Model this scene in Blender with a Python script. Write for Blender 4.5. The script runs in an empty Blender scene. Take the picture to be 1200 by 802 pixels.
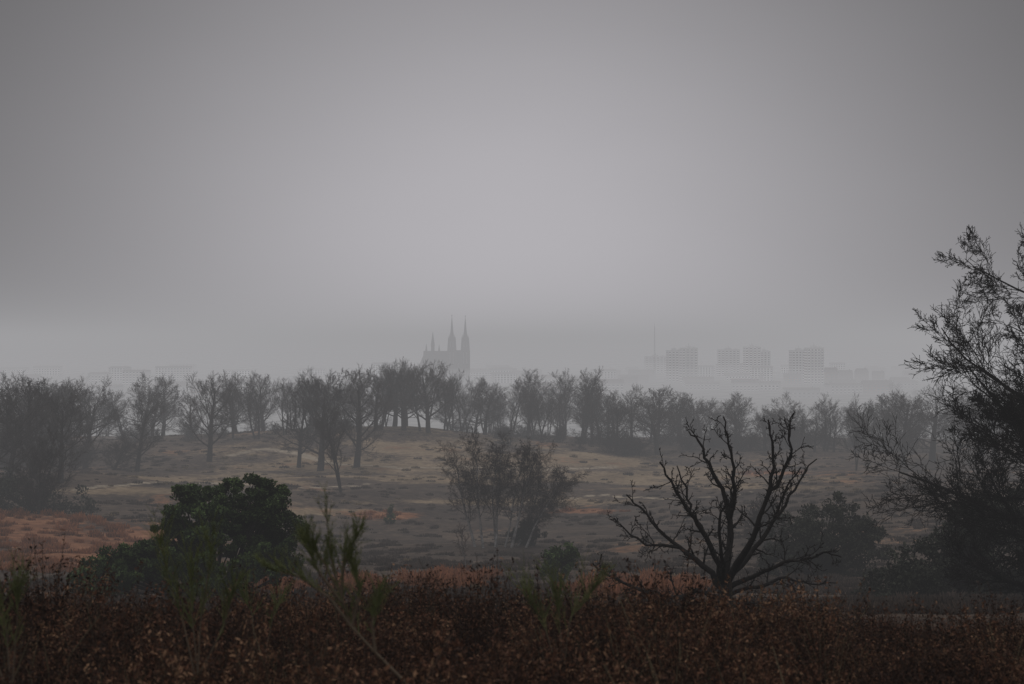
import bpy, math, random
import numpy as np
from mathutils import Vector
R = random.Random(7)
NR = np.random.default_rng(11)
sc = bpy.context.scene
F = 1667.0; HZ = 405.0      # focal length (px of the photo) and horizon row used to survey the place

# ------------------------------------------------------------------ materials
def new_mat(name):
    m = bpy.data.materials.new(name); m.use_nodes = True
    nt = m.node_tree
    return m, nt, nt.nodes['Principled BSDF']
def c4(c): return (c[0], c[1], c[2], 1)
def noisy_mat(name, ca, cb, scale=3.0, rough=0.9, bump=0.0, attr=None, rnd=0.0, detail=6, cc=None):
    m, nt, b = new_mat(name)
    b.inputs['Roughness'].default_value = rough
    b.inputs['Specular IOR Level'].default_value = 0.15
    tc = nt.nodes.new('ShaderNodeTexCoord')
    n = nt.nodes.new('ShaderNodeTexNoise'); n.inputs['Scale'].default_value = scale; n.inputs['Detail'].default_value = detail
    nt.links.new(tc.outputs['Object'], n.inputs['Vector'])
    fac = n.outputs['Fac']
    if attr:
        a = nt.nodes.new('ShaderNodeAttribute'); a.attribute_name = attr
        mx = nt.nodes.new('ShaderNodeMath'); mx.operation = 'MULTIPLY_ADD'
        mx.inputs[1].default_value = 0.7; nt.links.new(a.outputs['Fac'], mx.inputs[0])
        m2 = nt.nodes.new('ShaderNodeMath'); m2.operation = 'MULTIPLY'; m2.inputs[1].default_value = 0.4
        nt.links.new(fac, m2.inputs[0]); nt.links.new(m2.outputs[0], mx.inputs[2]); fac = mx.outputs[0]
    if rnd > 0:
        oi = nt.nodes.new('ShaderNodeObjectInfo')
        mx = nt.nodes.new('ShaderNodeMath'); mx.operation = 'MULTIPLY_ADD'; mx.inputs[1].default_value = rnd
        nt.links.new(oi.outputs['Random'], mx.inputs[0])
        s = nt.nodes.new('ShaderNodeMath'); s.operation = 'SUBTRACT'; s.inputs[1].default_value = rnd/2
        nt.links.new(fac, s.inputs[0]); nt.links.new(s.outputs[0], mx.inputs[2]); fac = mx.outputs[0]
    cr = nt.nodes.new('ShaderNodeValToRGB')
    cr.color_ramp.elements[0].position = 0.25; cr.color_ramp.elements[0].color = c4(ca)
    cr.color_ramp.elements[1].position = 0.75; cr.color_ramp.elements[1].color = c4(cb)
    if cc:
        e = cr.color_ramp.elements.new(0.9); e.color = c4(cc)
    nt.links.new(fac, cr.inputs['Fac']); nt.links.new(cr.outputs['Color'], b.inputs['Base Color'])
    if bump > 0:
        bp = nt.nodes.new('ShaderNodeBump'); bp.inputs['Strength'].default_value = bump
        nt.links.new(n.outputs['Fac'], bp.inputs['Height']); nt.links.new(bp.outputs['Normal'], b.inputs['Normal'])
    return m

M_bark   = noisy_mat('bark_dark', (0.018,0.017,0.016), (0.05,0.046,0.042), 6, 0.95, 0.4)
M_barkD  = noisy_mat('bark_dead', (0.009,0.008,0.007), (0.026,0.023,0.020), 9, 0.9, 0.5)
M_birch  = noisy_mat('bark_birch', (0.04,0.038,0.036), (0.36,0.35,0.33), 2.2, 0.8, 0.2)
M_twig   = noisy_mat('twigs', (0.030,0.025,0.022), (0.064,0.054,0.047), 1.5, 0.95, rnd=0.5)
M_twigB  = noisy_mat('twigs_birch', (0.028,0.022,0.020), (0.05,0.038,0.033), 1.5, 0.95)
M_pine   = noisy_mat('foliage_evergreen', (0.015,0.025,0.009), (0.062,0.100,0.028), 1.2, 0.8, attr='tint', cc=(0.10,0.15,0.045))
M_dkleaf = noisy_mat('foliage_dark', (0.013,0.016,0.011), (0.038,0.042,0.027), 1.2, 0.85, attr='tint')
M_heath  = noisy_mat('heather_leaf', (0.024,0.013,0.009), (0.130,0.060,0.033), 2.0, 0.9, attr='tint', rnd=0.7, cc=(0.23,0.135,0.075))
M_hstem  = noisy_mat('heather_stem', (0.025,0.017,0.012), (0.08,0.055,0.038), 5, 0.9)
M_scrub  = noisy_mat('heath_scrub', (0.036,0.028,0.023), (0.086,0.065,0.050), 1.0, 0.95, attr='tint', rnd=0.4)
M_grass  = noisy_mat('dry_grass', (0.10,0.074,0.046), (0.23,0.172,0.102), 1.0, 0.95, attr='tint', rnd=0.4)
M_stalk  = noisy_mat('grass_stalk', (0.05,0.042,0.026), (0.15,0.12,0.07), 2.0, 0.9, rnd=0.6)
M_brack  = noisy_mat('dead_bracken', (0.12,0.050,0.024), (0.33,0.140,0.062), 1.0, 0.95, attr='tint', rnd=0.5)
M_broom  = noisy_mat('broom_green', (0.055,0.068,0.024), (0.16,0.18,0.066), 4, 0.7)
M_broomD = noisy_mat('broom_wood', (0.07,0.055,0.037), (0.17,0.13,0.088), 8, 0.8)
M_wallW  = noisy_mat('render_wall_pale', (0.62,0.62,0.61), (0.72,0.72,0.70), 0.05, 0.9)
M_wallG  = noisy_mat('concrete_wall', (0.42,0.42,0.42), (0.50,0.50,0.49), 0.05, 0.9)
M_brick  = noisy_mat('brick_wall', (0.18,0.12,0.10), (0.28,0.19,0.15), 0.2, 0.9)
M_glass  = noisy_mat('window_glass', (0.12,0.125,0.13), (0.18,0.185,0.19), 0.3, 0.3)
M_roof   = noisy_mat('roof_tile', (0.10,0.085,0.08), (0.17,0.14,0.13), 0.3, 0.9)
M_stone  = noisy_mat('church_stone', (0.055,0.052,0.05), (0.10,0.095,0.09), 0.1, 0.95)
M_slate  = noisy_mat('church_slate', (0.03,0.032,0.035), (0.06,0.062,0.066), 0.2, 0.8)
M_steel  = noisy_mat('mast_steel', (0.10,0.10,0.10), (0.18,0.18,0.18), 1, 0.5)

# ------------------------------------------------------------------ terrain
PD = [-1e5, 0, 7.5, 9.5, 12, 20, 30, 42, 52, 65, 80, 120, 160, 200, 250, 300, 350, 450, 600, 800, 1e6]
PZ = [-2.20,-2.20,-2.20,-2.26,-2.74,-4.2,-5.8,-7.8,-9.4,-11.2,-13.2,-16.9,-19.2,-21,-22,-22.4,-23.6,-30,-42,-49,-49]
def prof(d):
    d = np.asarray(d, float); s = 0
    w = 0.06*np.clip(d, 5, 900)
    for k in (-1,-.5,0,.5,1): s = s + np.interp(d + k*w, PD, PZ)
    return s/5
def vn(x, y, s, seed=0):
    x = x/s+seed*17.3; y = y/s+seed*9.1
    return (np.sin(x*1.0+1.3*np.sin(y*0.9+seed))*np.cos(y*1.1+1.7*np.sin(x*0.7)) + 0.5*np.sin(x*2.3+y*1.7+seed)*np.cos(y*2.9-x*1.1))/1.5
def H(x, y):
    x = np.asarray(x, float); y = np.asarray(y, float)
    z = prof(y)
    r = np.hypot(x, y)
    z = z + 4.6*np.exp(-((x+24)/34)**2 - ((y-305)/42)**2)
    z = z + 1.6*np.exp(-((x+75)/30)**2 - ((y-330)/50)**2)
    z = z + 3.0*np.exp(-((x-56)/24)**2 - ((y-160)/50)**2) + 2.6*np.exp(-((x+66)/26)**2 - ((y-180)/55)**2) - 2.0*np.exp(-((x+2)/30)**2 - ((y-160)/40)**2)
    amp = np.clip((r-35)/160, 0, 1)*np.clip((1200-r)/700, 0, 1)
    z = z + amp*(1.2*vn(x, y, 31, 1) + 0.55*vn(x, y, 11, 2))
    z = z + np.clip((r-40)/60,0,1)*np.clip((500-r)/200,0,1)*0.16*vn(x, y, 3.1, 3)
    z = z + 0.08*vn(x, y, 1.7, 4)*np.clip((60-r)/30, 0, 1)
    z = z - 0.018*np.clip(x, -1, 12)*np.clip((20-r)/10, 0, 1)
    return z
def hit(px, py):
    dx = (px-600)/F; dz = -(py-HZ)/F
    d = np.exp(np.linspace(math.log(42), math.log(700), 1200))
    below = np.nonzero(d*dz <= H(dx*d, d))[0]
    dd = d[below[0]] if len(below) else 300.0
    dd = min(dd, 310.0)
    return dx*dd, dd

def mk_mesh(name, V, Fs, mats, mi=None, smooth=False, attrs=None):
    me = bpy.data.meshes.new(name)
    V = np.asarray(V, np.float32)
    me.vertices.add(len(V)); me.vertices.foreach_set('co', V.ravel())
    loops = np.concatenate([np.asarray(f, np.int32).ravel() for f in Fs])
    tot = np.concatenate([np.full(len(f), np.asarray(f).shape[1], np.int32) for f in Fs])
    st = np.concatenate([[0], np.cumsum(tot)[:-1]]).astype(np.int32)
    me.loops.add(len(loops)); me.loops.foreach_set('vertex_index', loops)
    me.polygons.add(len(tot)); me.polygons.foreach_set('loop_start', st)
    for m in mats: me.materials.append(m)
    if mi is not None: me.polygons.foreach_set('material_index', np.asarray(mi, np.int32))
    me.polygons.foreach_set('use_smooth', np.full(len(tot), smooth))
    me.update(calc_edges=True)
    for k, v in (attrs or {}).items():
        a = me.attributes.new(k, 'FLOAT', 'POINT'); a.data.foreach_set('value', np.asarray(v, np.float32))
    return me
def add_obj(name, me, loc=(0,0,0), rot=0, scl=1.0, parent=None):
    o = bpy.data.objects.new(name, me); sc.collection.objects.link(o)
    o.location = loc; o.rotation_euler = (0,0,rot)
    o.scale = (scl,scl,scl) if not hasattr(scl,'__len__') else scl
    if parent: o.parent = parent
    return o

# zones on the ground
RUST = [(70,642,130,34),(20,615,100,16),(150,628,45,10),(455,605,50,5),(520,682,60,15),(750,690,80,15),(425,688,36,10),(690,600,50,3),(905,555,50,3),(330,690,30,8)]
TAN  = [(480,522,90,18),(420,545,170,12),(600,560,220,9),(330,530,80,14),(760,556,170,12),(180,575,120,5),(560,588,190,4),(250,560,110,8),(900,572,90,5),(350,600,80,4),(640,540,200,11)]
def zone(px, py, L):
    w = np.zeros_like(px)
    for (a,b,rx,ry) in L:
        w = np.maximum(w, np.exp(-((px-a)/rx)**2 - ((py-b)/ry)**2))
    return w
def zones(x, y, z):
    yy = np.maximum(y, 1.0)
    px = 600+F*x/yy; py = HZ - F*z/yy
    ok = (y > 35) & (y < 700)
    n = vn(x, y, 6, 5)*0.3 + vn(x, y, 17, 6)*0.3
    return zone(px,py,RUST)*ok + n*0.6*(zone(px,py,RUST)>0.15)*ok, zone(px,py,TAN)*ok + n*0.7*(zone(px,py,TAN)>0.12)*ok

rad = np.concatenate([np.linspace(0.5, 30, 50), np.exp(np.linspace(math.log(30.6), math.log(700), 330)), np.exp(np.linspace(math.log(720), math.log(14500), 40))])
front = np.linspace(-36, 36, 480); back = np.linspace(36, 324, 110)[1:-1]
az = np.radians(np.concatenate([front, back])); na = len(az); nr = len(rad)
X = np.outer(rad, np.sin(az)); Y = np.outer(rad, np.cos(az)); Z = H(X, Y)
V = np.stack([X,Y,Z], -1).reshape(-1,3)
V = np.vstack([V, [[0,0,float(H(0,0))]]])
i = np.arange(nr-1)[:,None]*na; j = np.arange(na)[None,:]; j2 = (j+1)%na
Fq = np.stack([i+j, i+na+j, i+na+j2, i+j2], -1).reshape(-1,4)[:, ::-1]
j = np.arange(na); Ft = np.stack([np.full(na, len(V)-1), (j+1)%na, j], -1)
rz, tz = zones(V[:,0], V[:,1], V[:,2])
# sandy tracks across the heath
pathw = np.zeros(len(V))
for pl, wd in [([(268,535),(310,526),(350,532),(400,545),(470,549),(560,547),(640,552),(720,548)],1.5),([(90,575),(170,566),(260,566),(330,572),(430,568)],1.0),([(600,590),(700,580),(800,585),(880,578)],.8)]:
    P = np.array([hit(*q) for q in pl])
    for a_, b_ in zip(P[:-1], P[1:]):
        t = np.clip(((V[:,:2]-a_)@(b_-a_))/((b_-a_)@(b_-a_)), 0, 1)
        dd = np.linalg.norm(V[:,:2]-(a_+t[:,None]*(b_-a_)), axis=1)
        pathw = np.maximum(pathw, np.exp(-(dd/wd)**2))
m, nt, b = new_mat('heath_ground')
b.inputs['Roughness'].default_value = 1.0; b.inputs['Specular IOR Level'].default_value = 0.05
N = nt.nodes; Lk = nt.links
tc = N.new('ShaderNodeTexCoord')
def noise(scale, detail=8, rough=0.6):
    n = N.new('ShaderNodeTexNoise'); n.inputs['Scale'].default_value = scale; n.inputs['Detail'].default_value = detail; n.inputs['Roughness'].default_value = rough
    Lk.new(tc.outputs['Object'], n.inputs['Vector']); return n.outputs['Fac']
def ramp(fac, stops):
    r = N.new('ShaderNodeValToRGB'); Lk.new(fac, r.inputs['Fac'])
    els = r.color_ramp.elements
    els[0].position, els[0].color = stops[0][0], c4(stops[0][1]); els[1].position, els[1].color = stops[-1][0], c4(stops[-1][1])
    for p, c in stops[1:-1]:
        e = els.new(p); e.color = c4(c)
    return r.outputs['Color']
def mixc(fac, a, bb):
    x = N.new('ShaderNodeMix'); x.data_type = 'RGBA'; Lk.new(fac, x.inputs[0]); Lk.new(a, x.inputs[6]); Lk.new(bb, x.inputs[7]); return x.outputs[2]
def mathn(op, a, bb, c=None):
    x = N.new('ShaderNodeMath'); x.operation = op
    for k, v in enumerate((a, bb, c)):
        if v is None: continue
        if isinstance(v, (int,float)): x.inputs[k].default_value = v
        else: Lk.new(v, x.inputs[k])
    return x.outputs[0]
nA = noise(0.12); nB = noise(0.9, 10, 0.7); nC = noise(0.035, 6); nD = noise(0.05, 9, 0.65)
mixn = mathn('ADD', mathn('MULTIPLY', nA, 0.5), mathn('MULTIPLY', nB, 0.5))
heathc = ramp(mixn, [(0.36,(0.030,0.023,0.019)),(0.5,(0.058,0.044,0.034)),(0.62,(0.105,0.078,0.056))])
tanc = ramp(mixn, [(0.36,(0.09,0.066,0.041)),(0.5,(0.180,0.134,0.082)),(0.64,(0.27,0.208,0.133))])
rustc = ramp(mixn, [(0.36,(0.08,0.036,0.020)),(0.5,(0.18,0.080,0.039)),(0.64,(0.29,0.145,0.074))])
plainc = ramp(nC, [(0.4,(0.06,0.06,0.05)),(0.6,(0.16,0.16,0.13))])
sandc = ramp(mixn, [(0.36,(0.16,0.13,0.09)),(0.6,(0.32,0.27,0.195))])
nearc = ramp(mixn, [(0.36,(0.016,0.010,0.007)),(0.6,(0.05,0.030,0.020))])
def attrf(nm):
    a = N.new('ShaderNodeAttribute'); a.attribute_name = nm; return a.outputs['Fac']
def sm(f, lo, hi):
    r = N.new('ShaderNodeMapRange'); r.interpolation_type = 'SMOOTHSTEP'; Lk.new(f, r.inputs[0]); r.inputs[1].default_value = lo; r.inputs[2].default_value = hi; return r.outputs[0]
nMix = mathn('ADD', mathn('MULTIPLY', mathn('SUBTRACT', nB, 0.5), 1.2), mathn('MULTIPLY', mathn('SUBTRACT', nD, 0.5), 3.2))
tf = sm(mathn('ADD', attrf('tanw'), nMix), 0.2, 0.85)
rf = sm(mathn('ADD', attrf('rustw'), nMix), 0.25, 0.75)
sp = N.new('ShaderNodeSeparateXYZ'); Lk.new(tc.outputs['Object'], sp.inputs[0])
col = mixc(tf, heathc, tanc); col = mixc(rf, col, rustc)
col = mixc(sm(mathn('ADD', attrf('pathw'), mathn('MULTIPLY', mathn('SUBTRACT', nB, 0.5), 0.9)), 0.35, 0.9), col, sandc)
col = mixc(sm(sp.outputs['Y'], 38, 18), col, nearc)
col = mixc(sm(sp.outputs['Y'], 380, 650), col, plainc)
Lk.new(col, b.inputs['Base Color'])
bp = N.new('ShaderNodeBump'); bp.inputs['Strength'].default_value = 0.6; bp.inputs['Distance'].default_value = 0.3
Lk.new(nB, bp.inputs['Height']); Lk.new(bp.outputs['Normal'], b.inputs['Normal'])
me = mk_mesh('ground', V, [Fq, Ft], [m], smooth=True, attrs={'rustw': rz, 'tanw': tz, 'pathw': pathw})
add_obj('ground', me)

# ------------------------------------------------------------------ branching structures
def nrm(a):
    l = math.sqrt(a[0]*a[0]+a[1]*a[1]+a[2]*a[2]) or 1e-9
    return (a[0]/l, a[1]/l, a[2]/l)
def cross(a,b): return (a[1]*b[2]-a[2]*b[1], a[2]*b[0]-a[0]*b[2], a[0]*b[1]-a[1]*b[0])
def rot_off(d, ang, phi):
    ref = (0,0,1) if abs(d[2]) < 0.9 else (1,0,0)
    u = nrm(cross(d, ref)); v = cross(d, u)
    s = math.sin(ang); c = math.cos(ang)
    cu = math.cos(phi)*s; cv = math.sin(phi)*s
    return nrm((d[0]*c+u[0]*cu+v[0]*cv, d[1]*c+u[1]*cu+v[1]*cv, d[2]*c+u[2]*cu+v[2]*cv))
def branch(out, p, d, L, r, lvl, P, rg):
    n = P['seg'][lvl]; w = P['wig'][lvl]; up = P['up'][lvl]; tap = P['tap'][lvl]
    pts = [p]; rd = [r]; ds = [d]
    for i in range(n):
        d = nrm((d[0]+rg.gauss(0,w), d[1]+rg.gauss(0,w), d[2]+rg.gauss(0,w)+up))
        s = L/n
        p = (p[0]+d[0]*s, p[1]+d[1]*s, p[2]+d[2]*s)
        pts.append(p); ds.append(d); rd.append(max(P['rmin'], r*(1-(i+1)/n*(1-tap))))
    out.append((pts, rd, lvl))
    if lvl >= P['max']: return
    k = P['n'][lvl]; st = P['start'][lvl]; phi = rg.random()*6.28
    for j in range(k):
        t = st + (1-st)*(j+rg.random()*0.9)/k
        f = t*n; i = min(int(f), n-1); f -= i
        a, c = pts[i], pts[i+1]
        q = (a[0]+(c[0]-a[0])*f, a[1]+(c[1]-a[1])*f, a[2]+(c[2]-a[2])*f)
        phi += 2.4 + rg.uniform(-.5,.5)
        ang = P['ang'][lvl]*rg.uniform(.65,1.25)*(1-P.get('close',0.35)*t)
        cl = L*P['len'][lvl]*rg.uniform(.6,1.15)*(1-P['sh'][lvl]*t)
        branch(out, q, rot_off(ds[i+1], ang, phi), cl, max(P['rmin'], (rd[i]*(1-f)+rd[i+1]*f)*P['rr'][lvl]), lvl+1, P, rg)
def tubes(groups):
    Vs=[]; Fs=[]; base=0; cnt=[]
    for polys, k in groups:
        if not polys: cnt.append(0); continue
        lens = np.array([len(p[0]) for p in polys]); P = np.array([q for p in polys for q in p[0]], float); Rr = np.array([q for p in polys for q in p[1]], float)
        st = np.concatenate([[0], np.cumsum(lens)[:-1]]); en = st+lens-1
        T = np.zeros_like(P); T[:-1] = P[1:]-P[:-1]; T[en] = P[en]-P[en-1]
        T2 = T.copy(); mid = np.ones(len(P), bool); mid[st]=False; mid[en]=False
        ii = np.nonzero(mid)[0]; T2[ii] = T[ii]+T[ii-1]; T2 /= (np.linalg.norm(T2,axis=1,keepdims=True)+1e-9)
        D = P[en]-P[st]; ref = np.zeros_like(D); ref[np.arange(len(D)), np.abs(D).argmin(1)] = 1
        ref = np.repeat(ref, lens, 0)
        U = np.cross(T2, ref); U /= (np.linalg.norm(U,axis=1,keepdims=True)+1e-9); W = np.cross(T2, U)
        a = np.arange(k)*2*math.pi/k
        VV = P[:,None,:] + Rr[:,None,None]*(np.cos(a)[None,:,None]*U[:,None,:]+np.sin(a)[None,:,None]*W[:,None,:])
        Vs.append(VV.reshape(-1,3))
        notend = np.ones(len(P), bool); notend[en]=False
        s = np.nonzero(notend)[0][:,None]*k; j=np.arange(k)[None,:]; j2=(j+1)%k
        q = np.stack([s+j, s+j2, s+k+j2, s+k+j], -1).reshape(-1,4)+base
        Fs.append(q); cnt.append(len(q)); base += len(P)*k
    return np.vstack(Vs), np.vstack(Fs), cnt
def tree_mesh(name, out, split, mats, sides=(7,3)):
    A = [o for o in out if o[2] < split]; B = [o for o in out if o[2] >= split]
    V, Fq, cnt = tubes([(A, sides[0]), (B, sides[1])])
    mi = np.concatenate([np.zeros(cnt[0],int), np.ones(cnt[1],int)])
    return mk_mesh(name, V, [Fq], mats, mi, smooth=True)

OAK = dict(seg=[7,6,5,4,2], wig=[.07,.13,.15,.16,.2], up=[.02,.05,.06,.05,.03], tap=[.25,.2,.25,.35,.6], n=[18,8,6,5], start=[.22,.2,.15,.1],
           ang=[1.25,.75,.7,.65], len=[.68,.62,.64,.62], sh=[.45,.42,.35,.2], rr=[.40,.48,.5,.6], rmin=.012, max=4, close=.42)
def P_(base, **k):
    d = dict(base); d.update(k); return d
POP = P_(OAK, ang=[.8,.65,.65,.6], n=[13,7,6,5], len=[.5,.58,.62,.62], sh=[.25,.3,.3,.2], up=[.02,.10,.09,.06,.04], start=[.28,.2,.15,.1])
def gen_tree(P, h, r, seed, stems=1, lean=0.12, spread=0.0, k0=.86):
    rg = random.Random(seed); out=[]
    for s in range(stems):
        a = rg.random()*6.28 if stems > 1 else 0
        off = spread*rg.random()
        d = nrm((math.cos(a)*lean*rg.random()*(3 if stems>1 else .4), math.sin(a)*lean*rg.random()*(3 if stems>1 else .4), 1))
        branch(out, (math.cos(a)*off, math.sin(a)*off, -0.4), d, h*(.8+.2*rg.random() if stems>1 else k0), r, 0, P, rg)
    return out
var = []
for s in range(4): var.append(tree_mesh('oak_v%d'%s, gen_tree(OAK, 10.5, .40, 100+s), 2, [M_bark, M_twig]))
for s in range(3): var.append(tree_mesh('tall_v%d'%s, gen_tree(POP, 13, .26, 200+s, stems=2, lean=.12, spread=1.5), 2, [M_bark, M_twig]))
BIR = P_(OAK, seg=[7,5,4,3,2], ang=[.85,.75,.8,.85], n=[14,8,6,5], len=[.50,.58,.62,.65], wig=[.08,.15,.2,.22,.2], tap=[.25,.25,.3,.4,.6], up=[.03,.05,.0,-.05,-.08], rmin=.0085, start=[.3,.15,.1,.1])
LOW = P_(OAK, n=[13,7,6,5], start=[.05,.15,.1,.1], len=[.75,.55,.55,.6], ang=[1.25,.85,.8,.75])
var.append(tree_mesh('low_v0', gen_tree(LOW, 7, .16, 301, stems=3, lean=.25, spread=.8), 2, [M_bark, M_twig]))
var.append(tree_mesh('low_v1', gen_tree(LOW, 7, .16, 302, stems=4, lean=.25, spread=1.2), 2, [M_bark, M_twig]))
HT = []; 
for k, mm in enumerate(var):
    co = np.zeros(len(mm.vertices)*3, np.float32); mm.vertices.foreach_get('co', co); HT.append(float(np.percentile(co[2::3], 99.7)))
    print(mm.name, 'h', round(HT[-1],1), 'w', round(float(np.percentile(co[0::3],99)-np.percentile(co[0::3],1)),1), 'faces', len(mm.polygons))

# ------------------------------------------------------------------ scatter via instanced collection
def scatter(name, pts, rots, scls, idx, meshes):
    col = bpy.data.collections.new(name+'_parts')
    for k, mm in enumerate(meshes):
        o = bpy.data.objects.new('%s_part_%02d'%(name,k), mm); col.objects.link(o)
    me = bpy.data.meshes.new(name)
    P = np.asarray(pts, np.float32); me.vertices.add(len(P)); me.vertices.foreach_set('co', P.ravel())
    a = me.attributes.new('rot','FLOAT_VECTOR','POINT'); a.data.foreach_set('vector', np.asarray(rots,np.float32).ravel())
    a = me.attributes.new('scl','FLOAT_VECTOR','POINT'); a.data.foreach_set('vector', np.asarray(scls,np.float32).ravel())
    a = me.attributes.new('idx','INT','POINT'); a.data.foreach_set('value', np.asarray(idx,np.int32))
    ng = bpy.data.node_groups.new(name+'_gn','GeometryNodeTree')
    ng.interface.new_socket('Geometry', in_out='INPUT', socket_type='NodeSocketGeometry')
    ng.interface.new_socket('Geometry', in_out='OUTPUT', socket_type='NodeSocketGeometry')
    gi = ng.nodes.new('NodeGroupInput'); go = ng.nodes.new('NodeGroupOutput')
    iop = ng.nodes.new('GeometryNodeInstanceOnPoints'); ci = ng.nodes.new('GeometryNodeCollectionInfo')
    ci.inputs['Collection'].default_value = col; ci.inputs['Separate Children'].default_value = True; ci.inputs['Reset Children'].default_value = True
    iop.inputs['Pick Instance'].default_value = True
    def na(nm, ty):
        n = ng.nodes.new('GeometryNodeInputNamedAttribute'); n.data_type = ty; n.inputs['Name'].default_value = nm
        return [o for o in n.outputs if o.enabled and o.name=='Attribute'][0]
    ng.links.new(gi.outputs[0], iop.inputs['Points']); ng.links.new(ci.outputs[0], iop.inputs['Instance'])
    ng.links.new(na('idx','INT'), iop.inputs['Instance Index']); ng.links.new(na('rot','FLOAT_VECTOR'), iop.inputs['Rotation']); ng.links.new(na('scl','FLOAT_VECTOR'), iop.inputs['Scale'])
    ng.links.new(iop.outputs[0], go.inputs[0])
    o = add_obj(name, me); md = o.modifiers.new('scatter','NODES'); md.node_group = ng
    return o

def put_tree(name, px, by, ty, v, wf=1.0, d=None):
    if d is None: x, d = hit(px, by)
    else: x = (px-600)/F*d
    z = float(H(x, d)); top = -(ty-HZ)/F*d
    s = max(0.3, (top-z)/HT[v])
    return add_obj(name, var[v], (x, d, z-0.1), R.random()*6.28, (s*wf, s*wf, s))
put_tree('bare_oak_tree', 160, 553, 450, 0, 1.0)
put_tree('bare_oak_tree', 245, 541, 436, 1, .95)
put_tree('bare_oak_tree', 40, 560, 440, 2, 1.2)
put_tree('bare_oak_tree', 100, 550, 443, 3, 1.0)
put_tree('bare_oak_tree', -25, 570, 446, 1, 1.2)
put_tree('bare_oak_tree', 8, 575, 450, 0, 1.2)
put_tree('bare_oak_tree', 70, 566, 455, 1, 1.0)
put_tree('bare_oak_tree', 770, 533, 452, 3, 1.25)
put_tree('bare_oak_tree', 722, 530, 458, 0, 1.1)
put_tree('bare_tree', 402, 577, 468, 4, .95)
put_tree('bare_tree', 375, 552, 434, 1, 1.05)
put_tree('bare_tree', 418, 548, 430, 2, 1.0)
put_tree('bare_tree', 350, 548, 444, 0, .9)
put_tree('bare_shrub', 40, 603, 503, 7, 0.9)
put_tree('bare_tree', 1003, 552, 462, 5, 0.7)
rows = []
def row(x0, x1, n, d0, d1, t0, t1, vs, wf=1.0):
    for k in range(n):
        px = x0+(x1-x0)*(k+R.uniform(-.6,1.3))/n; d = R.uniform(d0,d1); x=(px-600)/F*d; z=float(H(x,d)); top=-(R.uniform(t0,t1)-HZ)/F*d
        v = R.choice(vs); s = max(.3,(top-z)/HT[v]); w = wf*R.uniform(.8,1.35)
        rows.append(((x,d,z-.1),(0,0,R.random()*6.28),(s*w,s*w,s),v))
row(-160, 95, 13, 245, 320, 436, 466, [0,1,2,3], 1.2)
row(60, 340, 12, 300, 345, 436, 466, [0,5,3,1,2,4], 1.15)
row(280, 330, 3, 285, 300, 432, 445, [4,5,6], .9)
row(335, 440, 7, 290, 315, 428, 448, [1,5,6,0], 1.15)
row(432, 522, 10, 295, 320, 421, 438, [4,5,6,1], 1.0)
row(520, 705, 15, 305, 350, 432, 464, [4,5,6,1,2,0], 1.1)
row(540, 700, 7, 355, 380, 442, 458, [4,5,6], 1.0)
row(700, 820, 9, 310, 340, 452, 475, [0,1,2,3], 1.2)
row(812, 1075, 19, 280, 320, 460, 490, [0,1,2,3,5,6], 1.2)
row(1060, 1350, 12, 260, 320, 440, 468, [0,1,2,3], 1.2)
row(-450, -160, 12, 240, 320, 435, 465, [0,1,2,3], 1.2)
row(-120, 130, 16, 225, 270, 496, 522, [7,8], 1.3)
row(130, 440, 16, 300, 330, 490, 505, [7,8], 1.3)
row(540, 1080, 46, 285, 325, 492, 513, [7,8], 1.4)
scatter('distant_tree_row', [r[0] for r in rows], [r[1] for r in rows], [r[2] for r in rows], [r[3] for r in rows], var)
pw=[]; 
for k in range(420):
    d = 480*math.exp(R.random()*2.2); x = R.uniform(-.55,.55)*d
    if vn(x, d, 160, 8) < 0.0 and d > 500: continue
    if 1200 < d < 1450 and 0.08 < x/d < .25: continue
    s = R.uniform(.6,1.0); pw.append(((x,d,float(H(x,d))-.2),(0,0,R.random()*6),(s*1.3,s*1.3,s),R.randrange(7)))
scatter('distant_woods', [r[0] for r in pw], [r[1] for r in pw], [r[2] for r in pw], [r[3] for r in pw], var)

# ------------------------------------------------------------------ birch clump in the valley
x, d = hit(585, 640)
s = d/F
rg = random.Random(5); outb = []
for (ox, lx, hh) in [(-28,-.40,98),(-18,-.14,116),(-5,.02,114),(6,.12,108),(14,.36,106),(20,.55,100),(-2,-.26,98),(24,.66,84),(30,.42,98)]:
    branch(outb, (ox*s, rg.uniform(-1.2,1.2), -.3), nrm((lx, rg.uniform(-.3,.3), 1)), hh*s*1.0, rg.uniform(.11,.16), 0, BIR, rg)
me = tree_mesh('birch_clump', outb, 1, [M_birch, M_twigB])
add_obj('birch_trees', me, (x, d, float(H(x,d))))
def small_tree(name, px, by, ty, P, r, seed, stems=1, mats=(M_bark,M_twig), sp=.2, d=None):
    if d is None: xx, dd = hit(px,by)
    else: dd = d; xx = (px-600)/F*dd
    z = float(H(xx,dd)); h = -(ty-HZ)/F*dd - z
    o = gen_tree(P, h, r, seed, stems=stems, lean=.2, spread=sp)
    return add_obj(name, tree_mesh(name, o, 2, list(mats)), (xx,dd,z))
SAP = P_(BIR, n=[9,5,4], max=3)
small_tree('birch_sapling', 543, 668, 605, SAP, .05, 41, mats=(M_birch,M_twigB))
small_tree('birch_sapling', 640, 606, 560, SAP, .05, 43)
small_tree('bare_shrub', 900, 640, 590, LOW, .06, 44, stems=3)

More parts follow.
